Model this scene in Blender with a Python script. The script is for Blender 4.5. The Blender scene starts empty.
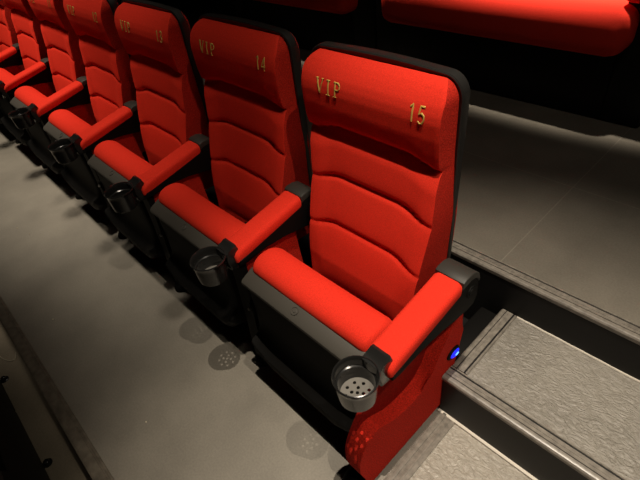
import bpy, bmesh, math, random
from mathutils import Vector, Matrix

random.seed(7)
S = bpy.context.scene
COL = S.collection

# ------------------------------------------------------------------ camera
cam_d = bpy.data.cameras.new('camera')
cam_d.sensor_fit = 'HORIZONTAL'
cam_d.sensor_width = 36.0
cam_d.lens = 469.54 / 640 * 36.0
cam_d.clip_start = 0.02
cam = bpy.data.objects.new('camera', cam_d)
COL.objects.link(cam)
R = Vector((0.69675072, 0.70871511, -0.11073082))
U = Vector((-0.40209831, 0.51372482, 0.75789429))
F = Vector((-0.59401631, 0.48353872, -0.64291129))
M = Matrix((R, U, -F)).transposed().to_4x4()
M.translation = Vector((0.73606, -0.96648, 1.48918))
cam.matrix_world = M
S.camera = cam

# ------------------------------------------------------------------ world, exposure, lamps
w = bpy.data.worlds.new('dim_hall')
S.world = w
w.use_nodes = True
w.node_tree.nodes['Background'].inputs[0].default_value = (1.0, 0.9, 0.78, 1)
w.node_tree.nodes['Background'].inputs[1].default_value = 0.0008
S.view_settings.view_transform = 'Standard'
S.view_settings.look = 'None'
S.view_settings.gamma = 1.0
S.view_settings.use_curve_mapping = False
S.view_settings.exposure = 0.0

LAMP_Z, LAMP_Y = 4.27, -0.42
# (x, watts, beam width in degrees, stretch of the beam along the row, lamp radius)
LAMPS = [(0.53, 590, 37, 1.0, 0.009), (1.90, 280, 28, 5.0, 0.009), (3.28, 150, 28, 5.0, 0.015),
         (-3.00, 720, 36, 1.3, 0.25), (-1.55, 350, 18, 1.7, 0.25), (0.90, 40, 110, 1.0, 0.30)]  # the last one is an added weak fill for the dark tier floor
for lx, power, beam, stretch, soft in LAMPS:
    ld = bpy.data.lights.new('spot_or_fill', 'SPOT')
    ld.energy = power
    ld.color = (1.0, 0.87, 0.71)
    ld.spot_size = math.radians(beam)
    ld.spot_blend = 1.0
    ld.shadow_soft_size = soft
    lo = bpy.data.objects.new('spot_or_fill', ld)
    lo.location = (lx, LAMP_Y, LAMP_Z)
    lo.scale = (stretch, 1.0, 1.0)
    COL.objects.link(lo)
# spots over the seats of the tier behind
for lx in (-1.6, -0.3):
    ld = bpy.data.lights.new('rear_spot', 'SPOT')
    ld.energy = 2700
    ld.color = (1.0, 0.87, 0.71)
    ld.spot_size = math.radians(10.8)
    ld.spot_blend = 1.0
    ld.shadow_soft_size = 0.10
    lo = bpy.data.objects.new('rear_spot', ld)
    lo.location = (lx, 1.50, LAMP_Z + 0.35)
    lo.scale = (3.2, 1.0, 1.0)
    COL.objects.link(lo)

# ------------------------------------------------------------------ materials
def mat(name, color, rough=0.6, spec=0.5, noise=None, bump=None, sheen=0.0, coat=0.0, metal=0.0, vor=None):
    m = bpy.data.materials.new(name)
    m.use_nodes = True
    nt = m.node_tree
    b = nt.nodes['Principled BSDF']
    b.inputs['Base Color'].default_value = (*color, 1)
    b.inputs['Roughness'].default_value = rough
    b.inputs['Specular IOR Level'].default_value = spec
    b.inputs['Metallic'].default_value = metal
    b.inputs['Sheen Weight'].default_value = sheen
    b.inputs['Sheen Tint'].default_value = (1.0, 0.06, 0.03, 1)
    b.inputs['Sheen Roughness'].default_value = 0.6
    b.inputs['Coat Weight'].default_value = coat
    tc = nt.nodes.new('ShaderNodeTexCoord')
    if noise:
        sc, lo, hi, det = noise
        n = nt.nodes.new('ShaderNodeTexNoise')
        n.inputs['Scale'].default_value = sc
        n.inputs['Detail'].default_value = det
        r = nt.nodes.new('ShaderNodeMapRange')
        r.inputs['From Min'].default_value = 0.3
        r.inputs['From Max'].default_value = 0.7
        r.inputs['To Min'].default_value = lo
        r.inputs['To Max'].default_value = hi
        mx = nt.nodes.new('ShaderNodeVectorMath')
        mx.operation = 'SCALE'
        mx.inputs[0].default_value = color
        nt.links.new(tc.outputs['Object'], n.inputs['Vector'])
        nt.links.new(n.outputs['Fac'], r.inputs['Value'])
        nt.links.new(r.outputs['Result'], mx.inputs['Scale'])
        nt.links.new(mx.outputs['Vector'], b.inputs['Base Color'])
    if bump:
        sc, st, dist = bump
        n2 = nt.nodes.new('ShaderNodeTexNoise')
        n2.inputs['Scale'].default_value = sc
        n2.inputs['Detail'].default_value = 5
        bp = nt.nodes.new('ShaderNodeBump')
        bp.inputs['Strength'].default_value = st
        bp.inputs['Distance'].default_value = dist
        nt.links.new(tc.outputs['Object'], n2.inputs['Vector'])
        nt.links.new(n2.outputs['Fac'], bp.inputs['Height'])
        nt.links.new(bp.outputs['Normal'], b.inputs['Normal'])
    return m

RED = (0.70, 0.030, 0.014)
M_RED = mat('red_fabric', RED, 0.85, 0.12, noise=(420, 0.80, 1.15, 3), bump=(700, 0.10, 0.001), sheen=0.35)
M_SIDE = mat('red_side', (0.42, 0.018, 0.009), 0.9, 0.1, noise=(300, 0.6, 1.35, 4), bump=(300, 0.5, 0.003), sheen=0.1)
M_SOFA = mat('sofa_red', (0.82, 0.040, 0.022), 0.85, 0.12, noise=(420, 0.85, 1.12, 3), bump=(700, 0.3, 0.002), sheen=0.5)
M_CAP = mat('cap_plastic', (0.030, 0.028, 0.024), 0.5, 0.3, bump=(900, 0.15, 0.001))
M_RIM = mat('shell_rim', (0.015, 0.014, 0.013), 0.42, 0.4, bump=(1200, 0.12, 0.001))
M_INNER_SHADED = mat('red_inner_shaded', (0.24, 0.010, 0.006), 0.9, 0.05, noise=(260, 0.6, 1.3, 4))  # plush red darkened, armrest shade put into the panel colour
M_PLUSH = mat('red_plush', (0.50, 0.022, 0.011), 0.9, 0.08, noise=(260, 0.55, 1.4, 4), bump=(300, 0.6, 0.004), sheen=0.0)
M_PLASTIC = mat('black_plastic', (0.052, 0.048, 0.040), 0.6, 0.3, bump=(900, 0.15, 0.001))
M_SHELL = mat('black_shell', (0.006, 0.0057, 0.0053), 0.6, 0.06, bump=(1200, 0.12, 0.001))  # darker copy of the black plastic, shade of pan and armrest sides put in
M_GLOSS = mat('gloss_black', (0.013, 0.013, 0.0125), 0.20, 0.5)
M_CUPBASE = mat('cup_base', (0.13, 0.122, 0.108), 0.5, 0.4)
M_GOLD = mat('gold_thread', (0.50, 0.33, 0.07), 0.6, 0.3)
M_STEEL = mat('steel', (0.45, 0.44, 0.42), 0.3, 0.5, metal=0.9)
M_TRIM = mat('nosing', (0.19, 0.172, 0.146), 0.34, 0.6, noise=(60, 0.7, 1.3, 6), bump=(90, 0.2, 0.002))
M_WHITE = mat('white_bead', (0.62, 0.58, 0.50), 0.6, 0.4)
M_RISER = mat('riser_black', (0.006, 0.006, 0.006), 0.5, 0.25)
M_DARKTRIM = mat('dark_trim', (0.15, 0.13, 0.10), 0.4, 0.5, noise=(40, 0.7, 1.3, 5))
M_CRUMB = mat('crumb', (0.62, 0.56, 0.42), 0.7, 0.3)
M_WALL = mat('wall_dark', (0.008, 0.008, 0.008), 0.8, 0.2)

def floor_mat(name, col, rough, spec, joints=None, leather=False):
    m = bpy.data.materials.new(name)
    m.use_nodes = True
    nt = m.node_tree
    b = nt.nodes['Principled BSDF']
    L = nt.links.new
    tc = nt.nodes.new('ShaderNodeTexCoord')
    n = nt.nodes.new('ShaderNodeTexNoise')
    n.inputs['Scale'].default_value = 3.2
    n.inputs['Detail'].default_value = 8
    n.inputs['Roughness'].default_value = 0.6
    L(tc.outputs['Object'], n.inputs['Vector'])
    r = nt.nodes.new('ShaderNodeMapRange')
    r.inputs['From Min'].default_value = 0.3
    r.inputs['From Max'].default_value = 0.7
    r.inputs['To Min'].default_value = 0.82
    r.inputs['To Max'].default_value = 1.16
    L(n.outputs['Fac'], r.inputs['Value'])
    n2 = nt.nodes.new('ShaderNodeTexNoise')
    n2.inputs['Scale'].default_value = 160
    n2.inputs['Detail'].default_value = 3
    L(tc.outputs['Object'], n2.inputs['Vector'])
    r2 = nt.nodes.new('ShaderNodeMapRange')
    r2.inputs['From Min'].default_value = 0.3
    r2.inputs['From Max'].default_value = 0.7
    r2.inputs['To Min'].default_value = 0.9
    r2.inputs['To Max'].default_value = 1.1
    L(n2.outputs['Fac'], r2.inputs['Value'])
    mul = nt.nodes.new('ShaderNodeMath')
    mul.operation = 'MULTIPLY'
    L(r.outputs['Result'], mul.inputs[0])
    L(r2.outputs['Result'], mul.inputs[1])
    vm = nt.nodes.new('ShaderNodeVectorMath')
    vm.operation = 'SCALE'
    vm.inputs[0].default_value = col
    L(mul.outputs[0], vm.inputs['Scale'])
    out = vm.outputs['Vector']
    if joints:
        jx, jy, w_, h_ = joints
        sp = nt.nodes.new('ShaderNodeSeparateXYZ')
        L(tc.outputs['Object'], sp.inputs[0])
        facs = []
        for ax, o, pitch in ((0, jx, w_), (1, jy, h_)):
            a = nt.nodes.new('ShaderNodeMath'); a.operation = 'SUBTRACT'
            L(sp.outputs[ax], a.inputs[0]); a.inputs[1].default_value = o - pitch / 2 + 10 * pitch * 0
            mo = nt.nodes.new('ShaderNodeMath'); mo.operation = 'FLOORED_MODULO'
            L(a.outputs[0], mo.inputs[0]); mo.inputs[1].default_value = pitch
            c = nt.nodes.new('ShaderNodeMath'); c.operation = 'COMPARE'
            L(mo.outputs[0], c.inputs[0]); c.inputs[1].default_value = pitch / 2; c.inputs[2].default_value = 0.0018
            facs.append(c)
        mxm = nt.nodes.new('ShaderNodeMath'); mxm.operation = 'MAXIMUM'
        L(facs[0].outputs[0], mxm.inputs[0]); L(facs[1].outputs[0], mxm.inputs[1])
        sc = nt.nodes.new('ShaderNodeMath'); sc.operation = 'MULTIPLY'
        L(mxm.outputs[0], sc.inputs[0]); sc.inputs[1].default_value = 0.35
        mix = nt.nodes.new('ShaderNodeMix'); mix.data_type = 'RGBA'
        L(sc.outputs[0], mix.inputs['Factor'])
        L(out, mix.inputs['A'])
        mix.inputs['B'].default_value = (0.34, 0.31, 0.26, 1)
        out = mix.outputs['Result']
    L(out, b.inputs['Base Color'])
    b.inputs['Roughness'].default_value = rough
    b.inputs['Specular IOR Level'].default_value = spec
    bp = nt.nodes.new('ShaderNodeBump')
    if leather:
        v = nt.nodes.new('ShaderNodeTexNoise')
        v.inputs['Scale'].default_value = 42
        v.inputs['Detail'].default_value = 6
        v.inputs['Distortion'].default_value = 1.6
        mp = nt.nodes.new('ShaderNodeMapping')
        mp.inputs['Scale'].default_value = (0.8, 1.5, 1)
        L(tc.outputs['Object'], mp.inputs['Vector'])
        L(mp.outputs['Vector'], v.inputs['Vector'])
        L(v.outputs['Fac'], bp.inputs['Height'])
        bp.inputs['Strength'].default_value = 1.0
        bp.inputs['Distance'].default_value = 0.008
    else:
        L(n2.outputs['Fac'], bp.inputs['Height'])
        bp.inputs['Strength'].default_value = 0.15
        bp.inputs['Distance'].default_value = 0.002
    L(bp.outputs['Normal'], b.inputs['Normal'])
    return m

M_FLOOR = floor_mat('walkway_floor', (0.216, 0.198, 0.163), 0.5, 0.6)
M_STEP = floor_mat('step_vinyl', (0.22, 0.203, 0.172), 0.42, 0.8, leather=True)
M_AISLE = floor_mat('aisle_vinyl', (0.31, 0.283, 0.236), 0.38, 0.8, leather=True)
M_TIER = floor_mat('tier_vinyl', (0.172, 0.156, 0.128), 0.5, 0.3, joints=(0.247, 0.746, 0.9, 0.6))
M_LOWFLOOR = floor_mat('low_floor', (0.30, 0.255, 0.185), 0.45, 0.4)

def emit(name, color, strength):
    m = bpy.data.materials.new(name)
    m.use_nodes = True
    b = m.node_tree.nodes['Principled BSDF']
    b.inputs['Base Color'].default_value = (0.02, 0.03, 0.3, 1)
    b.inputs['Emission Color'].default_value = (*color, 1)
    b.inputs['Emission Strength'].default_value = strength
    return m
M_BLUE = emit('blue_lens', (0.012, 0.02, 1.0), 1.1)
M_BLUEHOT = emit('blue_core', (0.10, 0.30, 1.0), 3.0)

# ------------------------------------------------------------------ helpers
def link(name, me, m, parent=None, smooth=True, sharp=None):
    if m: me.materials.append(m)
    if smooth:
        for p in me.polygons: p.use_smooth = True
        if sharp is not None:
            me.set_sharp_from_angle(angle=math.radians(sharp))
    o = bpy.data.objects.new(name, me)
    COL.objects.link(o)
    if parent is not None: o.parent = parent
    return o

def bm_obj(name, bm, m, parent=None, smooth=True, sharp=40):
    bmesh.ops.recalc_face_normals(bm, faces=bm.faces)
    me = bpy.data.meshes.new(name)
    bm.to_mesh(me)
    bm.free()
    return link(name, me, m, parent, smooth, sharp)

def add_box(bm, x0, x1, y0, y1, z0, z1, bev=0.0, seg=3):
    vs = [bm.verts.new((x, y, z)) for x in (x0, x1) for y in (y0, y1) for z in (z0, z1)]
    idx = [(0, 1, 3, 2), (4, 6, 7, 5), (0, 4, 5, 1), (2, 3, 7, 6), (0, 2, 6, 4), (1, 5, 7, 3)]
    fs = [bm.faces.new([vs[i] for i in f]) for f in idx]
    if bev > 0:
        es = list({e for f in fs for e in f.edges})
        bmesh.ops.bevel(bm, geom=es, offset=bev, segments=seg, profile=0.5, affect='EDGES')

def box(name, dims, m, parent=None, bev=0.0, seg=3):
    bm = bmesh.new()
    add_box(bm, *dims, bev=bev, seg=seg)
    return bm_obj(name, bm, m, parent)

def add_prism_x(bm, prof, x0, x1, bev=0.0, seg=3):
    """closed outline in (y, z) pushed along x"""
    a = [bm.verts.new((x0, y, z)) for y, z in prof]
    b = [bm.verts.new((x1, y, z)) for y, z in prof]
    n = len(prof)
    fs = [bm.faces.new(a), bm.faces.new(b[::-1])]
    caps = set(a[i] for i in range(n)) | set(b)
    for i in range(n):
        fs.append(bm.faces.new((a[i], b[i], b[(i + 1) % n], a[(i + 1) % n])))
    if bev > 0:
        es = [e for f in fs[:2] for e in f.edges]
        bmesh.ops.bevel(bm, geom=list(set(es)), offset=bev, segments=seg, profile=0.5, affect='EDGES')

def spline(pts, n):
    """Catmull-Rom through the points, open"""
    out = []
    P = [pts[0]] + list(pts) + [pts[-1]]
    for i in range(1, len(P) - 2):
        p0, p1, p2, p3 = (Vector(P[i + k]) for k in (-1, 0, 1, 2))
        for k in range(n):
            t = k / n
            out.append(tuple(0.5 * ((2 * p1) + (p2 - p0) * t + (2 * p0 - 5 * p1 + 4 * p2 - p3) * t * t + (3 * p1 - p0 - 3 * p2 + p3) * t ** 3)))
    out.append(tuple(pts[-1]))
    return out

def closed_spline(pts, n):
    out = []
    N = len(pts)
    for i in range(N):
        p0, p1, p2, p3 = (Vector(pts[(i + k) % N]) for k in (-1, 0, 1, 2))
        for k in range(n):
            t = k / n
            out.append(tuple(0.5 * ((2 * p1) + (p2 - p0) * t + (2 * p0 - 5 * p1 + 4 * p2 - p3) * t * t + (3 * p1 - p0 - 3 * p2 + p3) * t ** 3)))
    return out

def add_lathe(bm, prof, c, n=40, close=True):
    cx, cy, cz = c
    rings = []
    for r, z in prof:
        if r < 1e-6:
            rings.append([bm.verts.new((cx, cy, cz + z))])
        else:
            rings.append([bm.verts.new((cx + r * math.cos(2 * math.pi * k / n), cy + r * math.sin(2 * math.pi * k / n), cz + z)) for k in range(n)])
    for A, B in zip(rings, rings[1:]):
        for k in range(n):
            k2 = (k + 1) % n
            if len(A) == 1 and len(B) == 1: continue
            if len(A) == 1: bm.faces.new((A[0], B[k], B[k2]))
            elif len(B) == 1: bm.faces.new((A[k], B[0], A[k2]))
            else: bm.faces.new((A[k], B[k], B[k2], A[k2]))

def add_tube(bm, pts, r, n=8):
    pts = [Vector(p) for p in pts]
    rings = []
    up = Vector((0, 0, 1))
    for i, p in enumerate(pts):
        t = (pts[min(i + 1, len(pts) - 1)] - pts[max(i - 1, 0)]).normalized()
        a = t.cross(up)
        if a.length < 1e-3: a = t.cross(Vector((1, 0, 0)))
        a.normalize(); b = t.cross(a)
        rings.append([bm.verts.new(p + a * r * math.cos(2 * math.pi * k / n) + b * r * math.sin(2 * math.pi * k / n)) for k in range(n)])
    for A, B in zip(rings, rings[1:]):
        for k in range(n):
            bm.faces.new((A[k], A[(k + 1) % n], B[(k + 1) % n], B[k]))
    bm.faces.new(rings[0][::-1]); bm.faces.new(rings[-1])

def interp(tab, z):
    if z <= tab[0][0]: return tab[0][1]
    for (a, b), (c, d) in zip(tab, tab[1:]):
        if z <= c:
            t = (z - a) / (c - a)
            return b + (d - b) * t
    return tab[-1][1]

def smooth(a, b, x):
    t = max(0.0, min(1.0, (x - a) / (b - a)))
    return t * t * (3 - 2 * t)

def tag(o, label=None, cat=None, group=None, kind=None):
    if label: o['label'] = label
    if cat: o['category'] = cat
    if group: o['group'] = group
    if kind: o['kind'] = kind
    return o

def empty(name, loc):
    o = bpy.data.objects.new(name, None)
    o.empty_display_size = 0.1
    o.location = loc
    COL.objects.link(o)
    return o

# ------------------------------------------------------------------ the setting
TZ = 0.345
SZ = 0.192
SX = 0.309          # left edge of the aisle steps
YT = 0.145          # front edge of the tier behind
YS = -0.212         # front edge of the half step
YF = -1.147         # front edge of the chairs' own tier
def struct(o): return tag(o, kind='structure')

struct(box('floor', (-4.4, SX + 0.004, YF, YT + 0.02, -0.30, 0.0), M_FLOOR))
struct(box('floor_aisle', (SX + 0.004, 2.2, YF, YT + 0.02, -0.30, 0.0), M_AISLE))
struct(box('floor_lower_tier', (-4.4, 2.2, -3.6, YF + 0.02, -0.62, -TZ), M_LOWFLOOR))
# aisle half step
struct(box('floor_half_step', (SX + 0.004, 2.2, YS + 0.004, YT + 0.012, 0.0, SZ - 0.001), M_STEP))
struct(box('trim_1', (SX, 2.2, YS, YS + 0.012, 0.006, SZ - 0.004), M_RISER))
# upper tier
struct(box('floor_upper_tier', (-4.4, 2.2, YT + 0.012, 4.2, 0.0, TZ - 0.001), M_TIER))
struct(box('trim_2', (-4.4, 2.2, YT, YT + 0.014, 0.0, TZ - 0.004), M_RISER))

def nosing(name, prof, a, b, axis):
    """a ridged nosing strip, outline in (across, z), pushed along x or y"""
    bm = bmesh.new()
    if axis == 'x':
        add_prism_x(bm, prof, a, b)
    else:
        A = [bm.verts.new((u, a, z)) for u, z in prof]
        B = [bm.verts.new((u, b, z)) for u, z in prof]
        n = len(prof)
        bm.faces.new(A); bm.faces.new(B[::-1])
        for i in range(n):
            bm.faces.new((A[i], B[i], B[(i + 1) % n], A[(i + 1) % n]))
    bmesh.ops.recalc_face_normals(bm, faces=bm.faces)
    top = max(v.co.z for v in bm.verts)
    for f in bm.faces:
        zc = f.calc_center_median().z
        if f.normal.z > 0.9 and zc < top - 0.0015 and zc > top - 0.0035: f.material_index = 1
    o = bm_obj(name, bm, M_TRIM, sharp=25)
    o.data.materials.append(M_RISER)
    return struct(o)

def ridges(o, z, s=1, wdt=0.052):
    """strip profile: rounded front lip, groove lines, thin rear edge"""
    p = [(0.0, -0.016), (-0.003, -0.012), (-0.004, 0.0), (0.0, 0.0045), (0.004, 0.006), (0.013, 0.006), (0.0135, 0.003), (0.0155, 0.003), (0.016, 0.006),
         (0.024, 0.006), (0.0245, 0.0049), (0.0260, 0.0049), (0.0265, 0.006), (0.038, 0.006), (0.0385, 0.003), (0.0435, 0.003), (0.044, 0.006), (wdt - 0.003, 0.0055), (wdt, 0.001), (wdt, -0.002), (0.004, -0.002), (0.004, -0.016)]
    return [(o + s * a, z + b) for a, b in p]
nosing('trim_3', ridges(YT, TZ), -4.4, 2.2, 'x')
nosing('trim_4', ridges(YS, SZ), SX - 0.004, 2.2, 'x')
nosing('trim_5', ridges(SX, SZ), YS + 0.0515, YT - 0.002, 'y')
bm = bmesh.new()
add_box(bm, SX + 0.008, SX + 0.064, YF + 0.05, YS - 0.002, -0.002, 0.005, 0.002, 2)
add_box(bm, SX + 0.016, SX + 0.030, YF + 0.05, YS - 0.002, 0.004, 0.008, 0.0015, 2)
add_box(bm, SX + 0.040, SX + 0.050, YF + 0.05, YS - 0.002, 0.004, 0.007, 0.0015, 2)
struct(bm_obj('trim_6', bm, M_TRIM, sharp=25))
# white sealant beads
bm = bmesh.new()
add_box(bm, SX - 0.004, 2.2, YS - 0.010, YS + 0.002, -0.001, 0.008, 0.003, 2)
struct(bm_obj('trim_7', bm, M_WHITE))
bm = bmesh.new()
pts = [(SX + 0.052 + i * 0.03, YT - 0.002 + random.uniform(-.001, .001), SZ + 0.001) for i in range(60)]
add_tube(bm, pts, 0.0035, 6)
struct(bm_obj('trim_8', bm, M_WHITE))
# front edge strip of the chairs' own tier
bm = bmesh.new()
add_prism_x(bm, [(YF - 0.006, -0.02), (YF - 0.006, 0.003), (YF, 0.006), (YF + 0.030, 0.006), (YF + 0.032, 0.003), (YF + 0.036, 0.003), (YF + 0.038, 0.006), (YF + 0.044, 0.004), (YF + 0.046, -0.001), (YF + 0.002, -0.001), (YF + 0.002, -0.02)], -4.4, 2.2)
struct(bm_obj('trim_9', bm, M_DARKTRIM, sharp=25))
struct(box('trim_10', (-4.4, 2.2, YF - 0.004, YF + 0.004, -TZ, -0.012), M_RISER))
# added dark strip at the riser foot, stands in for shade behind the chairs
struct(box('shade_strip', (-4.4, 0.228, -0.015, YT + 0.005, 0.0, 0.045), M_RISER))
# hall walls, far out of the lamps' pools
struct(box('wall_back', (-4.4, 2.2, 4.2, 4.3, -0.62, 4.8), M_WALL))
struct(box('wall_left', (-4.5, -4.4, -3.6, 4.3, -0.62, 4.8), M_WALL))

# ------------------------------------------------------------------ the cinema chair
# --- backrest cushion
HW = 0.230
BASE = [(0.34, -0.246), (0.45, -0.234), (0.55, -0.210), (0.62, -0.190), (0.70, -0.168), (0.78, -0.151), (0.865, -0.135)]
HEAD = [(0.86, -0.143), (0.90, -0.147), (0.94, -0.1495), (0.98, -0.1495), (1.00, -0.1465), (1.02, -0.140), (1.04, -0.1275), (1.055, -0.113), (1.065, -0.097), (1.072, -0.074)]
SEAMS = [0.560, 0.710, 0.856]
def rise(x):
    ax = abs(x)
    t = max(0.0, min(1.0, (0.212 - ax) / 0.105))
    return 0.024 * (t * 0.55 + 0.45 * t * t * (3 - 2 * t))
def front_y(x, z):
    ax = abs(x)
    zz = z - rise(x)
    edge = 1 - smooth(0.15, HW - 0.02, ax)
    if zz >= SEAMS[2] - 0.001 and z >= SEAMS[2]:
        y = interp(HEAD, z)
        d = zz - SEAMS[2]
        y += 0.014 * math.exp(-(d / 0.008) ** 2)
        y -= 0.002 * (edge) * smooth(0.0, 0.05, d) * (1 - smooth(0.12, 0.19, d))
    else:
        y = interp(BASE, z)
        if zz > SEAMS[1]: a, b = SEAMS[1], SEAMS[2]
        elif zz > SEAMS[0]: a, b = SEAMS[0], SEAMS[1]
        else: a, b = 0.34, SEAMS[0]
        t = max(0, min(1, (zz - a) / (b - a)))
        bulge = 1 - abs(2 * t - 1) ** 3
        low = (1 - t)
        y -= bulge * (0.003 + 0.004 * edge)
        for s, k in ((a, 1), (b, 1)):
            if s > 0.35:
                y += (0.003 + 0.004 * edge) * math.exp(-((zz - s) / 0.006) ** 2)
        if b == SEAMS[2]:
            y += 0.008 * smooth(0.6, 1.0, t) * (0.4 + 0.6 * edge)
    # soft hollow between the side bolsters
    y -= 0.008 * smooth(0.14, 0.20, ax) * smooth(0.40, 0.55, z) * (1 - smooth(0.80, 0.87, zz))
    # rounded front corner
    y += 0.002 * smooth(0.217, 0.223, ax) ** 2
    return y

def backrest_mesh():
    bm = bmesh.new()
    zs = set()
    z = 0.34
    while z < 1.03: zs.add(round(z, 4)); z += 0.006
    zs |= {1.03, 1.037, 1.044, 1.050, 1.055, 1.059, 1.063, 1.0665, 1.069, 1.071, 1.072}
    zs = sorted(zs)
    NX = 56
    rows = []
    for z in zs:
        # top corner rounding (seen from the front)
        hw = HW
        rc = 0.050
        if z > 1.072 - rc:
            dz = z - (1.072 - rc)
            hw = HW - rc + math.sqrt(max(0, rc * rc - dz * dz))
        # narrower towards the bottom
        hw -= 0.014 * (1 - smooth(0.36, 0.75, z))
        k = hw / HW
        fl = smooth(0.70, 0.92, z)
        kl, kr = k * (1 + 0.10 * fl), k * (1 - 0.04 * fl)
        xf = 0.223 * k
        row = []
        yb = -0.071
        xs_side = hw
        y_e = front_y(0.2225, z) 
        # left side, back to front
        for i in range(5):
            t = i / 5
            yy = yb + (y_e - yb) * (1 - (1 - t) ** 1.0)
            xx = -(xs_side + (xf - xs_side) * t ** 1.2)
            row.append((xx * kl / k, yy, z))
        for i in range(NX + 1):
            x = -0.2225 + 0.445 * i / NX
            row.append((x * (kl if x < 0 else kr), min(front_y(x, z), -0.0715), z))
        for i in range(4, -1, -1):
            t = i / 5
            yy = yb + (y_e - yb) * t
            xx = (xs_side + (xf - xs_side) * t ** 1.2)
            row.append((xx * kr / k, yy, z))
        rows.append([bm.verts.new(p) for p in row])
    n = len(rows[0])
    for A, B in zip(rows, rows[1:]):
        for i in range(n - 1):
            bm.faces.new((A[i], A[i + 1], B[i + 1], B[i]))
        bm.faces.new((A[n - 1], A[0], B[0], B[n - 1]))
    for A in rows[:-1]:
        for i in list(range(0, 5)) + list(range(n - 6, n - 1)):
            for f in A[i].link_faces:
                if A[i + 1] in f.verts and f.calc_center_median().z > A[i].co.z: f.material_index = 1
    bm.faces.new(rows[0][::-1]); bm.faces.new(rows[-1])
    return bm

# --- plastic back shell: rounded slab
def rounded_outline(x0, x1, z0, z1, r_top, r_bot, arch=0.0, n=8):
    pts = []
    def arc(cx, cz, r, a0, a1):
        for k in range(n + 1):
            a = math.radians(a0 + (a1 - a0) * k / n)
            pts.append((cx + r * math.cos(a), cz + r * math.sin(a)))
    arc(x1 - r_bot, z0 + r_bot, r_bot, -90, 0)
    arc(x1 - r_top, z1 - r_top, r_top, 0, 90)
    for k in range(1, 8):
        t = k / 8
        pts.append((x1 - r_top + (x0 - x1 + 2 * r_top) * t, z1 + arch * math.sin(math.pi * t)))
    arc(x0 + r_top, z1 - r_top, r_top, 90, 180)
    arc(x0 + r_bot, z0 + r_bot, r_bot, 180, 270)
    return pts

def shell_mesh():
    bm = bmesh.new()
    out = rounded_outline(-0.240, 0.240, 0.34, 1.078, 0.052, 0.03, 0.006)
    layers = []
    for y, s in ((-0.088, -0.007), (-0.0905, -0.003), (-0.088, 0.0), (-0.062, 0.0), (-0.050, -0.008), (-0.042, -0.020)):
        ring = []
        for x, z in out:
            kx = (0.240 + s) / 0.240
            zc = 0.70
            kz = 1 + s / 0.37
            lumb = -0.05 * (1 - smooth(0.36, 0.72, z)) * (1 if y > -0.08 else 0.0)
            ring.append(bm.verts.new((x * kx * (1 + (0.092 if x < 0 else -0.04) * smooth(0.70, 0.92, z)) * (1 - 0.05 * (1 - smooth(0.36, 0.75, z))), y + lumb * 0.5, zc + (z - zc) * kz)))
        layers.append(ring)
    n = len(out)
    for A, B in zip(layers, layers[1:]):
        for i in range(n):
            bm.faces.new((A[i], A[(i + 1) % n], B[(i + 1) % n], B[i]))
    bm.faces.new(layers[0]); bm.faces.new(layers[-1][::-1])
    return bm

# --- tipped-up seat cushion with rolled front edge
def cushion_mesh():
    bm = bmesh.new()
    prof = closed_spline([(-0.462, 0.490), (-0.468, 0.515), (-0.460, 0.538), (-0.438, 0.553), (-0.408, 0.558), (-0.378, 0.552), (-0.352, 0.532),
                          (-0.340, 0.500), (-0.338, 0.42), (-0.345, 0.30), (-0.36, 0.20), (-0.40, 0.17), (-0.45, 0.18), (-0.462, 0.24), (-0.462, 0.36)], 6)
    cy, cz = -0.405, 0.36
    xs = []
    W0, W1, r = -0.236, 0.244, 0.026
    st = [0, 0.10, 0.25, 0.45, 0.7, 1.0]
    secs = [(W0 + r * (1 - math.cos(math.pi / 2 * t)), r * (1 - math.sin(math.pi / 2 * t))) for t in st]
    secs += [(W0 + r + (W1 - W0 - 2 * r) * k / 12, 0) for k in range(1, 12)]
    secs += [(W1 - r * (1 - math.cos(math.pi / 2 * t)), r * (1 - math.sin(math.pi / 2 * t))) for t in st[::-1]]
    rings = []
    for x, d in secs:
        ring = []
        for y, z in prof:
            v = Vector((y - cy, z - cz))
            hy, hz = 0.065, 0.198
            k_y = (hy - d) / hy; k_z = (hz - d) / hz
            sag = -0.004 * math.cos(x / 0.24 * math.pi / 2) if z > 0.45 else 0
            ring.append(bm.verts.new((x, cy + v.x * k_y, cz + v.y * k_z + sag)))
        rings.append(ring)
    n = len(prof)
    for A, B in zip(rings, rings[1:]):
        for i in range(n):
            bm.faces.new((A[i], B[i], B[(i + 1) % n], A[(i + 1) % n]))
    bm.faces.new(rings[0]); bm.faces.new(rings[-1][::-1])
    return bm

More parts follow.
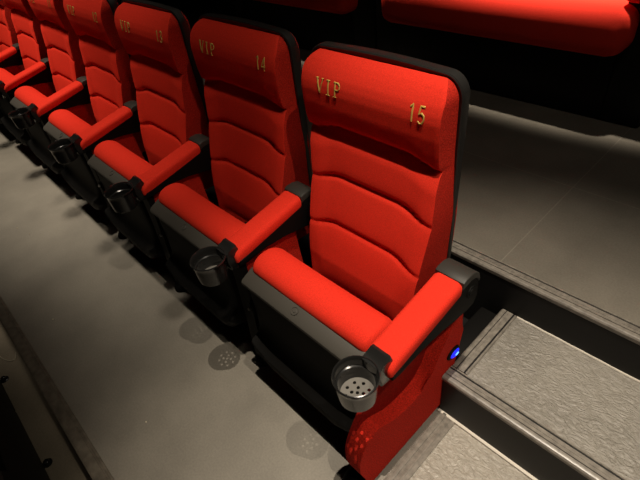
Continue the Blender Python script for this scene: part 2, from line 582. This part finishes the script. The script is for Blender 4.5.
# --- seat pan: plastic underside facing the walkway, slanted lip on top, ledge near the bottom
def pan_mesh():
    bm = bmesh.new()
    prof = [(-0.455, 0.500), (-0.462, 0.500), (-0.490, 0.478), (-0.492, 0.470), (-0.492, 0.40), (-0.491, 0.32), (-0.494, 0.25), (-0.506, 0.215), (-0.526, 0.195),
            (-0.537, 0.185), (-0.541, 0.170), (-0.536, 0.150), (-0.525, 0.125), (-0.47, 0.10), (-0.43, 0.11), (-0.425, 0.17), (-0.455, 0.20)]
    W0, W1 = -0.240, 0.236
    rings = []
    xs = [W0, W0 + 0.003, W0 + 0.012, W0 + 0.03, -0.15, -0.07, 0, 0.07, 0.15, W1 - 0.03, W1 - 0.012, W1 - 0.003, W1]
    ins = [0.010, 0.004, 0.001, 0, 0, 0, 0, 0, 0, 0, 0.001, 0.004, 0.010]
    for x, d in zip(xs, ins):
        edge = min(x - W0, W1 - x)
        ring = []
        for y, z in prof:
            yy = y + (d if y < -0.46 else 0)
            zz = z
            # rounded lower corners
            if z < 0.30:
                zz = z + 0.07 * (1 - smooth(0.0, 0.06, edge)) * (1 - smooth(0.1, 0.30, z))
            ring.append(bm.verts.new((x, yy, zz)))
        rings.append(ring)
    n = len(prof)
    for A, B in zip(rings, rings[1:]):
        for i in range(n):
            bm.faces.new((A[i], B[i], B[(i + 1) % n], A[(i + 1) % n]))
    bm.faces.new(rings[0]); bm.faces.new(rings[-1][::-1])
    return bm

# --- armrest pad and its plastic carrier
AX0, AX1 = 0.262, 0.344
def arm_z(y):                                    # top of the pad: rises to the rear
    return interp([(-0.50, 0.566), (-0.46, 0.583), (-0.40, 0.594), (-0.215, 0.628), (-0.14, 0.640)], y)
def pad_mesh():
    bm = bmesh.new()
    ys = [-0.494, -0.492, -0.487, -0.478, -0.465, -0.44, -0.40, -0.36, -0.32, -0.28, -0.24, -0.222, -0.216, -0.213]
    rings = []
    for i, y in enumerate(ys):
        zt = interp([(-0.494, 0.566), (-0.487, 0.574), (-0.478, 0.580), (-0.465, 0.585), (-0.44, 0.590), (-0.40, 0.598), (-0.213, 0.632)], y)
        zb = zt - 0.044
        if y < -0.478: zb = zt - 0.030 - (y + 0.494) * 0.8
        if y > -0.217: zt -= 0.004
        inset = 0.006 if i in (0, len(ys) - 1) else (0.002 if i in (1, len(ys) - 2) else 0)
        tp = 0.004 * (1 - smooth(-0.46, -0.25, y))
        x0, x1 = AX0 + inset + tp * 0, AX1 - inset
        r = 0.016
        ring = []
        for cx, cz, a0 in ((x1 - r, zb + 0.006, -90), (x1 - r, zt - r, 0), (x0 + r, zt - r, 90), (x0 + r, zb + 0.006, 180)):
            rr_z = r if cz == zt - r else 0.006
            for k in range(6):
                a = math.radians(a0 + 90 * k / 5)
                ring.append(bm.verts.new((cx + r * math.cos(a), y, cz + rr_z * math.sin(a))))
        rings.append(ring)
    n = len(rings[0])
    for A, B in zip(rings, rings[1:]):
        for i in range(n):
            bm.faces.new((A[i], A[(i + 1) % n], B[(i + 1) % n], B[i]))
    bm.faces.new(rings[0][::-1]); bm.faces.new(rings[-1])
    return bm
def arm_base_mesh():
    bm = bmesh.new()
    top = [(-0.488, 0.548), (-0.40, 0.560), (-0.222, 0.592), (-0.205, 0.622), (-0.180, 0.624), (-0.158, 0.618), (-0.146, 0.605), (-0.138, 0.58)]
    bot = [(-0.136, 0.53), (-0.150, 0.505), (-0.185, 0.502), (-0.24, 0.515), (-0.30, 0.532), (-0.38, 0.533), (-0.46, 0.522), (-0.488, 0.525)]
    add_prism_x(bm, top + bot, AX0 - 0.001, AX1 + 0.001, bev=0.005, seg=2)
    # round bolt cover at the rear of the outer side
    n = 18
    c = (-0.176, 0.572)
    for r0, xa, xb in ((0.020, AX1 - 0.002, AX1 + 0.0035), (0.013, AX1, AX1 + 0.0055)):
        A = [bm.verts.new((xa, c[0] + r0 * math.cos(2 * math.pi * k / n), c[1] + r0 * math.sin(2 * math.pi * k / n))) for k in range(n)]
        B = [bm.verts.new((xb, c[0] + r0 * .92 * math.cos(2 * math.pi * k / n), c[1] + r0 * .92 * math.sin(2 * math.pi * k / n))) for k in range(n)]
        bm.faces.new(B)
        for k in range(n): bm.faces.new((A[k], A[(k + 1) % n], B[(k + 1) % n], B[k]))
    return bm

# --- red upholstered side panel with a raised lower lobe
def panel_mesh():
    bm = bmesh.new()
    core = spline([(-0.545, 0.012), (-0.570, 0.10), (-0.584, 0.16), (-0.580, 0.215), (-0.562, 0.26), (-0.535, 0.30), (-0.505, 0.34), (-0.48, 0.39), (-0.462, 0.46), (-0.45, 0.535)], 5)
    core += [(-0.34, 0.540), (-0.24, 0.53), (-0.16, 0.525), (-0.118, 0.505)]
    core += spline([(-0.110, 0.46), (-0.105, 0.35), (-0.135, 0.22), (-0.165, 0.10), (-0.175, 0.012)], 4)
    add_prism_x(bm, core, 0.246, 0.264, bev=0.007, seg=3)
    return bm
def lobe_mesh():
    bm = bmesh.new()
    lobe = spline([(-0.552, 0.012), (-0.576, 0.10), (-0.590, 0.16), (-0.586, 0.21), (-0.566, 0.255), (-0.537, 0.282), (-0.502, 0.282), (-0.465, 0.260), (-0.422, 0.240), (-0.36, 0.232), (-0.29, 0.245), (-0.241, 0.318), (-0.190, 0.395), (-0.146, 0.435), (-0.118, 0.43)], 5)
    lobe += spline([(-0.112, 0.36), (-0.140, 0.22), (-0.168, 0.10), (-0.178, 0.012)], 4)
    add_prism_x(bm, lobe, 0.256, 0.308, bev=0.018, seg=3)
    return bm

# --- cup holder
CX, CY, CZ = 0.300, -0.562, 0.586
def cup_mesh():
    bm = bmesh.new()
    prof = [(0.0405, -0.066), (0.0435, -0.075), (0.0445, -0.074), (0.0465, -0.060), (0.0495, -0.020), (0.0510, -0.006), (0.0535, -0.003), (0.0545, 0.0), (0.0535, 0.003), (0.0515, 0.0035), (0.0500, 0.0015),
            (0.0485, -0.010), (0.0470, -0.026), (0.0430, -0.028), (0.0425, -0.031), (0.0415, -0.060), (0.0405, -0.066)]
    add_lathe(bm, prof, (CX, CY, CZ), 44)
    # bracket from the pad front down to the rim
    add_prism_x(bm, [(-0.472, 0.580), (-0.478, 0.600), (-0.486, 0.602), (-0.496, 0.594), (-0.505, 0.588), (-0.519, 0.587), (-0.519, 0.560), (-0.514, 0.520), (-0.490, 0.516), (-0.470, 0.530)], 0.277, 0.333, bev=0.004, seg=2)
    return bm
def disc_with_holes(name, m, parent):
    cu = bpy.data.curves.new('strainer_curve', 'CURVE')
    cu.dimensions = '2D'
    cu.fill_mode = 'BOTH'
    cu.extrude = 0.0012
    def ring(cx, cy, r, n):
        s = cu.splines.new('POLY')
        s.points.add(n - 1)
        for k in range(n):
            a = 2 * math.pi * k / n
            s.points[k].co = (cx + r * math.cos(a), cy + r * math.sin(a), 0, 1)
        s.use_cyclic_u = True
    ring(0, 0, 0.0418, 44)
    ring(0, 0, 0.0042, 12)
    for k in range(4):
        a = math.radians(35 + 90 * k); ring(0.0135 * math.cos(a), 0.0135 * math.sin(a), 0.0042, 12)
    for k in range(8):
        a = math.radians(12 + 45 * k); ring(0.0275 * math.cos(a), 0.0275 * math.sin(a), 0.0042, 12)
    tmp = bpy.data.objects.new('tmp', cu)
    COL.objects.link(tmp)
    dg = bpy.context.evaluated_depsgraph_get()
    me = bpy.data.meshes.new_from_object(tmp.evaluated_get(dg))
    bpy.data.objects.remove(tmp)
    me.materials.clear()
    me.transform(Matrix.Translation((CX, CY, CZ - 0.0672)))
    return link(name, me, m, parent, smooth=False)

# --- embroidered characters, laid on the headrest
GLYPH = {   # strokes in a unit cell 0..1 x 0..1.4: list of (points, width factor)
    'V': [([(0.08, 1.4), (0.5, 0.0)], 1.5), ([(0.92, 1.4), (0.5, 0.0)], .8), ([(-0.06, 1.4), (0.28, 1.4)], .7), ([(0.74, 1.4), (1.06, 1.4)], .7)],
    'I': [([(0.5, 0.0), (0.5, 1.4)], 1.4), ([(0.25, 1.4), (0.75, 1.4)], .7), ([(0.25, 0), (0.75, 0)], .7)],
    'P': [([(0.25, 0.0), (0.25, 1.4)], 1.4), ([(0.25, 1.4), (0.65, 1.38), (0.88, 1.2), (0.88, 0.9), (0.65, 0.72), (0.25, 0.7)], .9), ([(0.05, 0), (0.48, 0)], .7), ([(0.05, 1.4), (0.3, 1.4)], .7)],
    '0': [([(0.5, 1.4), (0.2, 1.2), (0.12, 0.7), (0.2, 0.2), (0.5, 0), (0.8, 0.2), (0.88, 0.7), (0.8, 1.2), (0.5, 1.4)], 1.1)],
    '1': [([(0.2, 1.2), (0.5, 1.4), (0.5, 0)], 1.2)],
    '2': [([(0.12, 1.1), (0.25, 1.33), (0.55, 1.4), (0.82, 1.22), (0.82, 0.95), (0.5, 0.5), (0.1, 0.02)], 1.1), ([(0.1, 0.02), (0.9, 0.02)], 1.1)],
    '3': [([(0.12, 1.2), (0.4, 1.4), (0.75, 1.3), (0.82, 1.05), (0.65, 0.8), (0.4, 0.74)], 1.1), ([(0.4, 0.74), (0.72, 0.66), (0.88, 0.4), (0.7, 0.08), (0.4, 0), (0.1, 0.18)], 1.1)],
    '4': [([(0.7, 0), (0.7, 1.4), (0.08, 0.42), (0.95, 0.42)], 1.1)],
    '5': [([(0.85, 1.38), (0.25, 1.38), (0.18, 0.75), (0.5, 0.88), (0.82, 0.7), (0.86, 0.35), (0.65, 0.05), (0.38, 0), (0.1, 0.16)], 1.1)],
    '9': [([(0.84, 0.95), (0.7, 0.66), (0.4, 0.6), (0.16, 0.8), (0.14, 1.12), (0.35, 1.38), (0.66, 1.36), (0.85, 1.1), (0.84, 0.6), (0.7, 0.2), (0.4, 0)], 1.1)],
}
def lettering(name, text, x0, z0, w_, h_, gap, th, parent):
    bm = bmesh.new()
    for gi, ch in enumerate(text):
        for pts, k in GLYPH[ch]:
            ox = x0 + gi * (w_ + gap)
            P = [Vector((ox + a * w_, z0 + b / 1.4 * h_)) for a, b in pts]
            Q = []
            for a, b in zip(P, P[1:]):
                nseg = max(1, int((b - a).length / 0.006))
                Q += [a.lerp(b, i / nseg) for i in range(nseg)]
            Q.append(P[-1])
            L, T = [], []
            for i, q in enumerate(Q):
                t = (Q[min(i + 1, len(Q) - 1)] - Q[max(i - 1, 0)]).normalized()
                nrm = Vector((-t.y, t.x)) * th * k / 2
                row = []
                for s, lift in ((-1, 0.0002), (-0.5, -0.0016), (0.5, -0.0016), (1, 0.0002)):
                    p = q + nrm * s
                    row.append(bm.verts.new((p.x, front_y(p.x / ((1 + 0.10 * smooth(0.70, 0.92, p.y)) if p.x < 0 else (1 - 0.04 * smooth(0.70, 0.92, p.y))), p.y) + lift - 0.0003, p.y)))
                L.append(row)
            for A, B in zip(L, L[1:]):
                for j in range(3):
                    bm.faces.new((A[j], A[j + 1], B[j + 1], B[j]))
    return bm_obj(name, bm, M_GOLD, parent)

def build_chair():
    root = empty('cinema_chair', (0, -0.35, 0))
    off = Matrix.Translation((0, 0.35, 0))
    def part(name, bm, m, parent=None, sharp=40):
        o = bm_obj(name, bm, m, parent or root, sharp=sharp)
        if parent is None: o.data.transform(off)
        else: o.data.transform(off)
        return o
    back = part('backrest', backrest_mesh(), M_RED, sharp=38)
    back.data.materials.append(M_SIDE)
    sh = part('back_shell', shell_mesh(), M_RIM, sharp=35)
    part('seat_cushion', cushion_mesh(), M_RED, sharp=60)
    pan = part('seat_pan', pan_mesh(), M_SHELL, sharp=30)
    bm = bmesh.new()
    add_prism_x(bm, [(-0.450, 0.514), (-0.461, 0.513), (-0.500, 0.494), (-0.507, 0.487), (-0.508, 0.478), (-0.500, 0.472), (-0.470, 0.484), (-0.450, 0.498)], -0.240, 0.236, bev=0.004, seg=2)
    part('lip', bm, M_PLASTIC, pan, sharp=30)
    # round button on the lip
    bm = bmesh.new()
    add_lathe(bm, [(0.0, 0.0035), (0.005, 0.0035), (0.0065, 0.002), (0.0095, 0.002), (0.0105, 0.004), (0.0125, 0.004), (0.0140, 0.001), (0.0142, -0.003)], (0, 0, 0), 24)
    nrm = Vector((0, -0.447, 0.894)).normalized()
    bm.transform(Matrix.Translation((-0.010, -0.483, 0.5010)) @ Vector((0, 0, 1)).rotation_difference(nrm).to_matrix().to_4x4())
    part('button', bm, M_PLASTIC, pan)
    # hinge block with a steel nut on the left side of the seat
    bm = bmesh.new()
    add_box(bm, -0.252, -0.236, -0.500, -0.44, 0.315, 0.375, 0.006, 2)
    hb = part('hinge', bm, M_SHELL)
    bm = bmesh.new()
    add_lathe(bm, [(0.0, 0.008), (0.005, 0.008), (0.006, 0.006), (0.006, 0.0)], (0, 0, 0), 6)
    bm.transform(Matrix.Translation((-0.245, -0.500, 0.352)) @ Matrix.Rotation(math.radians(65), 4, 'X'))
    part('nut', bm, M_STEEL, hb)
    part('side_panel', panel_mesh(), M_INNER_SHADED, sharp=50)
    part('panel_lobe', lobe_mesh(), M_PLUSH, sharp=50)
    arm = part('armrest', arm_base_mesh(), M_SHELL, sharp=35)
    bm = bmesh.new()
    add_prism_x(bm, [(-0.218, 0.606), (-0.216, 0.631), (-0.205, 0.6365), (-0.180, 0.637), (-0.158, 0.630), (-0.143, 0.615), (-0.135, 0.59), (-0.139, 0.58), (-0.147, 0.604), (-0.160, 0.616), (-0.182, 0.622)], AX0 - 0.002, AX1 + 0.002, bev=0.004, seg=2)
    part('end_cap', bm, M_CAP, arm, sharp=35)
    bm = bmesh.new()
    add_box(bm, 0.236, 0.300, -0.125, -0.05, 0.20, 0.50, 0.008, 2)  # added block, darkens the gap behind the armrest where lit floor showed
    part('back_gap_block', bm, M_SHELL)
    part('armrest_pad', pad_mesh(), M_RED, sharp=55)
    cup = part('cup_holder', cup_mesh(), M_GLOSS, sharp=35)
    d = disc_with_holes('strainer', M_CUPBASE, cup)
    d.data.transform(off)
    # foot plate and its bolt
    bm = bmesh.new()
    add_lathe(bm, [(0.052, 0.0), (0.052, 0.010), (0.046, 0.022), (0.030, 0.030), (0.0, 0.032)], (0, 0, 0), 28)
    bm.transform(Matrix.Translation((0.262, -0.568, 0.0)) @ Matrix.Diagonal((0.75, 1.0, 1, 1)))
    part('foot', bm, M_SHELL)
    # beam under the row and seat support
    bm = bmesh.new()
    add_box(bm, -0.24, 0.27, -0.40, -0.34, 0.10, 0.16, 0.008, 2)
    add_box(bm, -0.03, 0.03, -0.42, -0.12, 0.16, 0.36, 0.008, 2)
    part('support_beam', bm, M_SHELL)
    vip = lettering('vip_lettering', 'VIP', -0.180, 0.977, 0.0255, 0.037, 0.006, 0.0034, back)
    vip.data.transform(off)
    for k in (back, sh): k.location.x = -0.008
    return root, back

def copy_tree(o, parent=None):
    c = o.copy()
    COL.objects.link(c)
    if parent is not None:
        c.parent = parent
    for ch in list(o.children):
        copy_tree(ch, c)
    return c

proto, proto_back = build_chair()
ROT = -0.0066
PITCH = 0.60
numbers = ['15', '14', '13', '12', '11', '10', '9']
LAB = {
    '15': 'red padded cinema chair at the aisle end with gold VIP and 15',
    '14': 'red padded cinema chair with gold VIP and 14 on its headrest',
    '13': 'red padded cinema chair with gold VIP and 13 on its headrest',
    '12': 'red cinema chair left of the one numbered 13, headrest partly cut by the frame',
    '11': 'red cinema chair second to the left of the one numbered 13',
    '10': 'red cinema chair third to the left of the one numbered 13',
    '9': 'red cinema chair farthest along the row, only its edge in view',
}
def slim_panel():
    bm = bmesh.new()
    p = spline([(-0.455, 0.012), (-0.465, 0.20), (-0.470, 0.38), (-0.455, 0.535)], 4) + [(-0.27, 0.525), (-0.245, 0.505), (-0.24, 0.35), (-0.25, 0.15), (-0.25, 0.012)]
    add_prism_x(bm, p, 0.276, 0.326, bev=0.008, seg=2)
    return bm
def front_post():
    bm = bmesh.new()
    p = spline([(-0.500, 0.010), (-0.492, 0.20), (-0.486, 0.40), (-0.488, 0.53)], 4) + [(-0.460, 0.53), (-0.462, 0.38), (-0.458, 0.20), (-0.450, 0.010)]
    add_prism_x(bm, p, 0.270, 0.332, bev=0.006, seg=2)
    return bm
off = Matrix.Translation((0, 0.35, 0))
slim = bpy.data.meshes.new('side_panel')
bm = slim_panel(); bmesh.ops.recalc_face_normals(bm, faces=bm.faces); bm.to_mesh(slim); bm.free()
slim.transform(off); slim.materials.append(M_PLUSH)
post = bpy.data.meshes.new('front_post')
bm = front_post(); bmesh.ops.recalc_face_normals(bm, faces=bm.faces); bm.to_mesh(post); bm.free()
post.transform(off); post.materials.append(M_SHELL)
chairs = []
for i, num in enumerate(numbers):
    c = proto if i == 0 else copy_tree(proto)
    x, y = -PITCH * i, -0.35
    c.location = (x * math.cos(ROT) - y * math.sin(ROT), x * math.sin(ROT) + y * math.cos(ROT), 0)
    if num == '14':
        c.location.y += 0.004
        for k in c.children:
            if k.name.startswith('back'):
                k.location.x -= 0.005
                k.scale.x = 1.04
                k.location.y += 0.015
    c.rotation_euler = (0, 0, ROT)
    tag(c, LAB[num], 'chair', 'red cinema chairs of the VIP row')
    if i > 0:                                    # the shared stanchions inside the row are slim
        for k in list(c.children):
            if k.name.startswith('panel_lobe'):
                k.data = post
                k.name = 'front_post'
            elif k.name.startswith('side_panel'):
                k.data = slim
            elif k.name.startswith('foot'):
                k.location = (0.036, 0.10, 0)
    chairs.append(c)
off = Matrix.Translation((0, 0.35, 0))
for c, num in zip(chairs, numbers):
    back = [k for k in c.children if k.name.startswith('backrest')][0]
    t = lettering('seat_number', num, 0.1275, 0.977, 0.0205, 0.039, 0.005, 0.0038, back)
    t.data.transform(off)

for k in list(chairs[0].children):
    if k.name.startswith('back_gap_block'):
        bpy.data.objects.remove(k)
# aisle light on the end chair's panel
bm = bmesh.new()
add_lathe(bm, [(0.0, 0.008), (0.016, 0.008), (0.021, 0.006), (0.023, 0.0), (0.023, -0.010)], (0, 0, 0), 24)
bm.transform(Matrix.Translation((0.306, -0.165, 0.270)) @ Matrix.Rotation(math.radians(90), 4, 'Y') @ Matrix.Diagonal((1.0, 1.4, 1, 1)))
al = bm_obj('aisle_light', bm, M_SHELL, chairs[0])
al.data.transform(off)
bm = bmesh.new()
add_lathe(bm, [(0.0, 0.007), (0.008, 0.0055), (0.0135, 0.002), (0.0150, -0.001)], (0, 0, 0), 20)
bm.transform(Matrix.Translation((0.314, -0.162, 0.268)) @ Matrix.Rotation(math.radians(90), 4, 'Y') @ Matrix.Diagonal((1.0, 1.5, 1, 1)))
ln = bm_obj('lens', bm, M_BLUE, al)
ln.data.transform(off)
ln['label'] = 'glowing blue lens'
bm = bmesh.new()
add_lathe(bm, [(0.0, 0.002), (0.004, 0.001), (0.005, -0.002)], (0, 0, 0), 12)
bm.transform(Matrix.Translation((0.3205, -0.160, 0.270)) @ Matrix.Rotation(math.radians(90), 4, 'Y') @ Matrix.Diagonal((0.8, 2.0, 1, 1)))
lc = bm_obj('diode', bm, M_BLUEHOT, al)
lc.data.transform(off)
# added dark box in place of shade on the floor behind the end panel
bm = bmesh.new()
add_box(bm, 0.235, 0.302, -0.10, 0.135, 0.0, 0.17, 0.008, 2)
o = bm_obj('floor_shade_box', bm, M_SHELL, chairs[0])
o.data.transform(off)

# ------------------------------------------------------------------ sofas on the tier behind
def build_sofa():
    root = empty('loveseat', (0, 1.3, TZ))
    T = Matrix.Translation((0, -1.3, -TZ))
    def part(name, bm, m, sharp=40):
        o = bm_obj(name, bm, m, root, sharp=sharp)
        o.data.transform(T)
        return o
    W0, W1 = -0.64, 0.64
    bm = bmesh.new()
    add_box(bm, W0, W1, 1.20, 1.95, 0.662, 0.855, 0.068, 8)
    part('seat_cushion', bm, M_SOFA, 60)
    bm = bmesh.new()
    add_box(bm, W0, W1, 1.86, 2.06, 0.76, 1.40, 0.07, 5)
    part('backrest', bm, M_SOFA, 60)
    bm = bmesh.new()
    add_box(bm, W0 + 0.02, W1 - 0.02, 1.33, 2.00, TZ, 0.70, 0.02, 2)
    part('base', bm, M_RISER)
    for s in (-1, 1):
        bm = bmesh.new()
        xc = s * (W1 + 0.03)
        add_box(bm, xc - 0.094, xc + 0.094, 1.26, 2.04, 0.87, 1.02, 0.03, 4)
        part('armrest', bm, M_SOFA, 60)
        bm = bmesh.new()
        add_box(bm, xc - 0.094, xc + 0.094, 1.33, 2.00, TZ, 0.89, 0.015, 2)
        part('arm_support', bm, M_RISER)
    return root
sofa = build_sofa()
sofa.location.x = -0.490
tag(sofa, 'wide red seat on the tier behind, the one nearer the aisle', 'sofa', 'wide red seats on the tier behind')
sofa2 = copy_tree(sofa)
sofa2.location.x = -0.490 - 1.54
tag(sofa2, 'wide red seat on the tier behind, just a strip above chair 14', 'sofa', 'wide red seats on the tier behind')

# ------------------------------------------------------------------ backs of the row in front (dark plastic, bottom left corner)
def build_front_back():
    root = empty('cinema_chair', (0, -1.65, -TZ))
    T = Matrix.Translation((0, 1.65, TZ))
    def part(name, bm, m, sharp=40, par=None):
        o = bm_obj(name, bm, m, par or root, sharp=sharp)
        o.data.transform(T)
        return o
    bm = bmesh.new()
    prof = [(-1.318, -TZ + 0.004), (-1.322, -0.26), (-1.336, -0.20), (-1.350, -0.10), (-1.365, 0.0), (-1.41, 0.0), (-1.41, -TZ + 0.004)]
    add_prism_x(bm, prof, -0.297, 0.297, bev=0.006, seg=2)
    part('kick_panel', bm, M_PLASTIC, 35)
    bm = bmesh.new()
    prof = [(-1.352, -0.02), (-1.335, 0.10), (-1.340, 0.25), (-1.355, 0.5), (-1.375, 0.72), (-1.39, 0.735), (-1.42, 0.73), (-1.42, 0.5), (-1.42, 0.0)]
    add_prism_x(bm, prof, -0.254, 0.254, bev=0.012, seg=3)
    part('back_shell', bm, M_SHELL, 35)
    bm = bmesh.new()
    add_box(bm, -0.24, 0.24, -1.52, -1.41, 0.02, 0.725, 0.035, 4)
    part('backrest', bm, M_RED, 60)
    bm = bmesh.new()
    add_box(bm, -0.23, 0.23, -1.76, -1.60, -0.16, 0.19, 0.05, 4)
    part('seat_cushion', bm, M_RED, 60)
    for s in (1,):
        bm = bmesh.new()
        add_box(bm, s * 0.28 - 0.02, s * 0.28 + 0.02, -1.86, -1.40, -TZ, 0.20, 0.01, 2)
        part('side_panel', bm, M_PLUSH)
        bm = bmesh.new()
        add_box(bm, s * 0.28 - 0.035, s * 0.28 + 0.035, -1.80, -1.42, 0.18, 0.26, 0.02, 3)
        part('armrest', bm, M_RED)
    bm = bmesh.new()
    add_lathe(bm, [(0.020, 0.0), (0.020, 0.004), (0.013, 0.006), (0.013, 0.012), (0.011, 0.018), (0.006, 0.021), (0.0, 0.022)], (0.06, -1.302, -TZ), 20)
    part('floor_bolt', bm, M_GLOSS)
    return root
fb = build_front_back()
fb.location.x = -0.90
tag(fb, 'dark plastic back of a front row chair in the bottom left corner', 'chair', 'chairs of the row in front')
fb2 = copy_tree(fb)
fb2.location.x = -1.50
tag(fb2, 'dark chair back of the row in front, at the left picture edge', 'chair', 'chairs of the row in front')

# ------------------------------------------------------------------ little things lying about
bm = bmesh.new()
pts = spline([(-1.62, -1.275, -TZ + 0.003), (-1.585, -1.268, -TZ + 0.003), (-1.545, -1.25, -TZ + 0.004), (-1.528, -1.228, -TZ + 0.003), (-1.545, -1.215, -TZ + 0.003), (-1.575, -1.205, -TZ + 0.004)], 6)
add_tube(bm, pts, 0.0022, 6)
tag(bm_obj('thread', bm, M_CRUMB), 'pale curled thread on the lower floor at the left edge', 'thread')

for x, y in ((-1.98, -0.83), (-2.10, -0.86), (-1.20, -0.98), (-0.42, -0.93), (0.02, -0.80)):
    bm = bmesh.new()
    bmesh.ops.create_icosphere(bm, subdivisions=1, radius=0.0035)
    for v in bm.verts: v.co *= random.uniform(0.7, 1.2)
    bm.transform(Matrix.Translation((x, y, 0.0028)))
    tag(bm_obj('crumb', bm, M_CRUMB), 'tiny pale crumb on the grey walkway floor before the chairs', 'crumb', 'crumbs on the walkway floor')
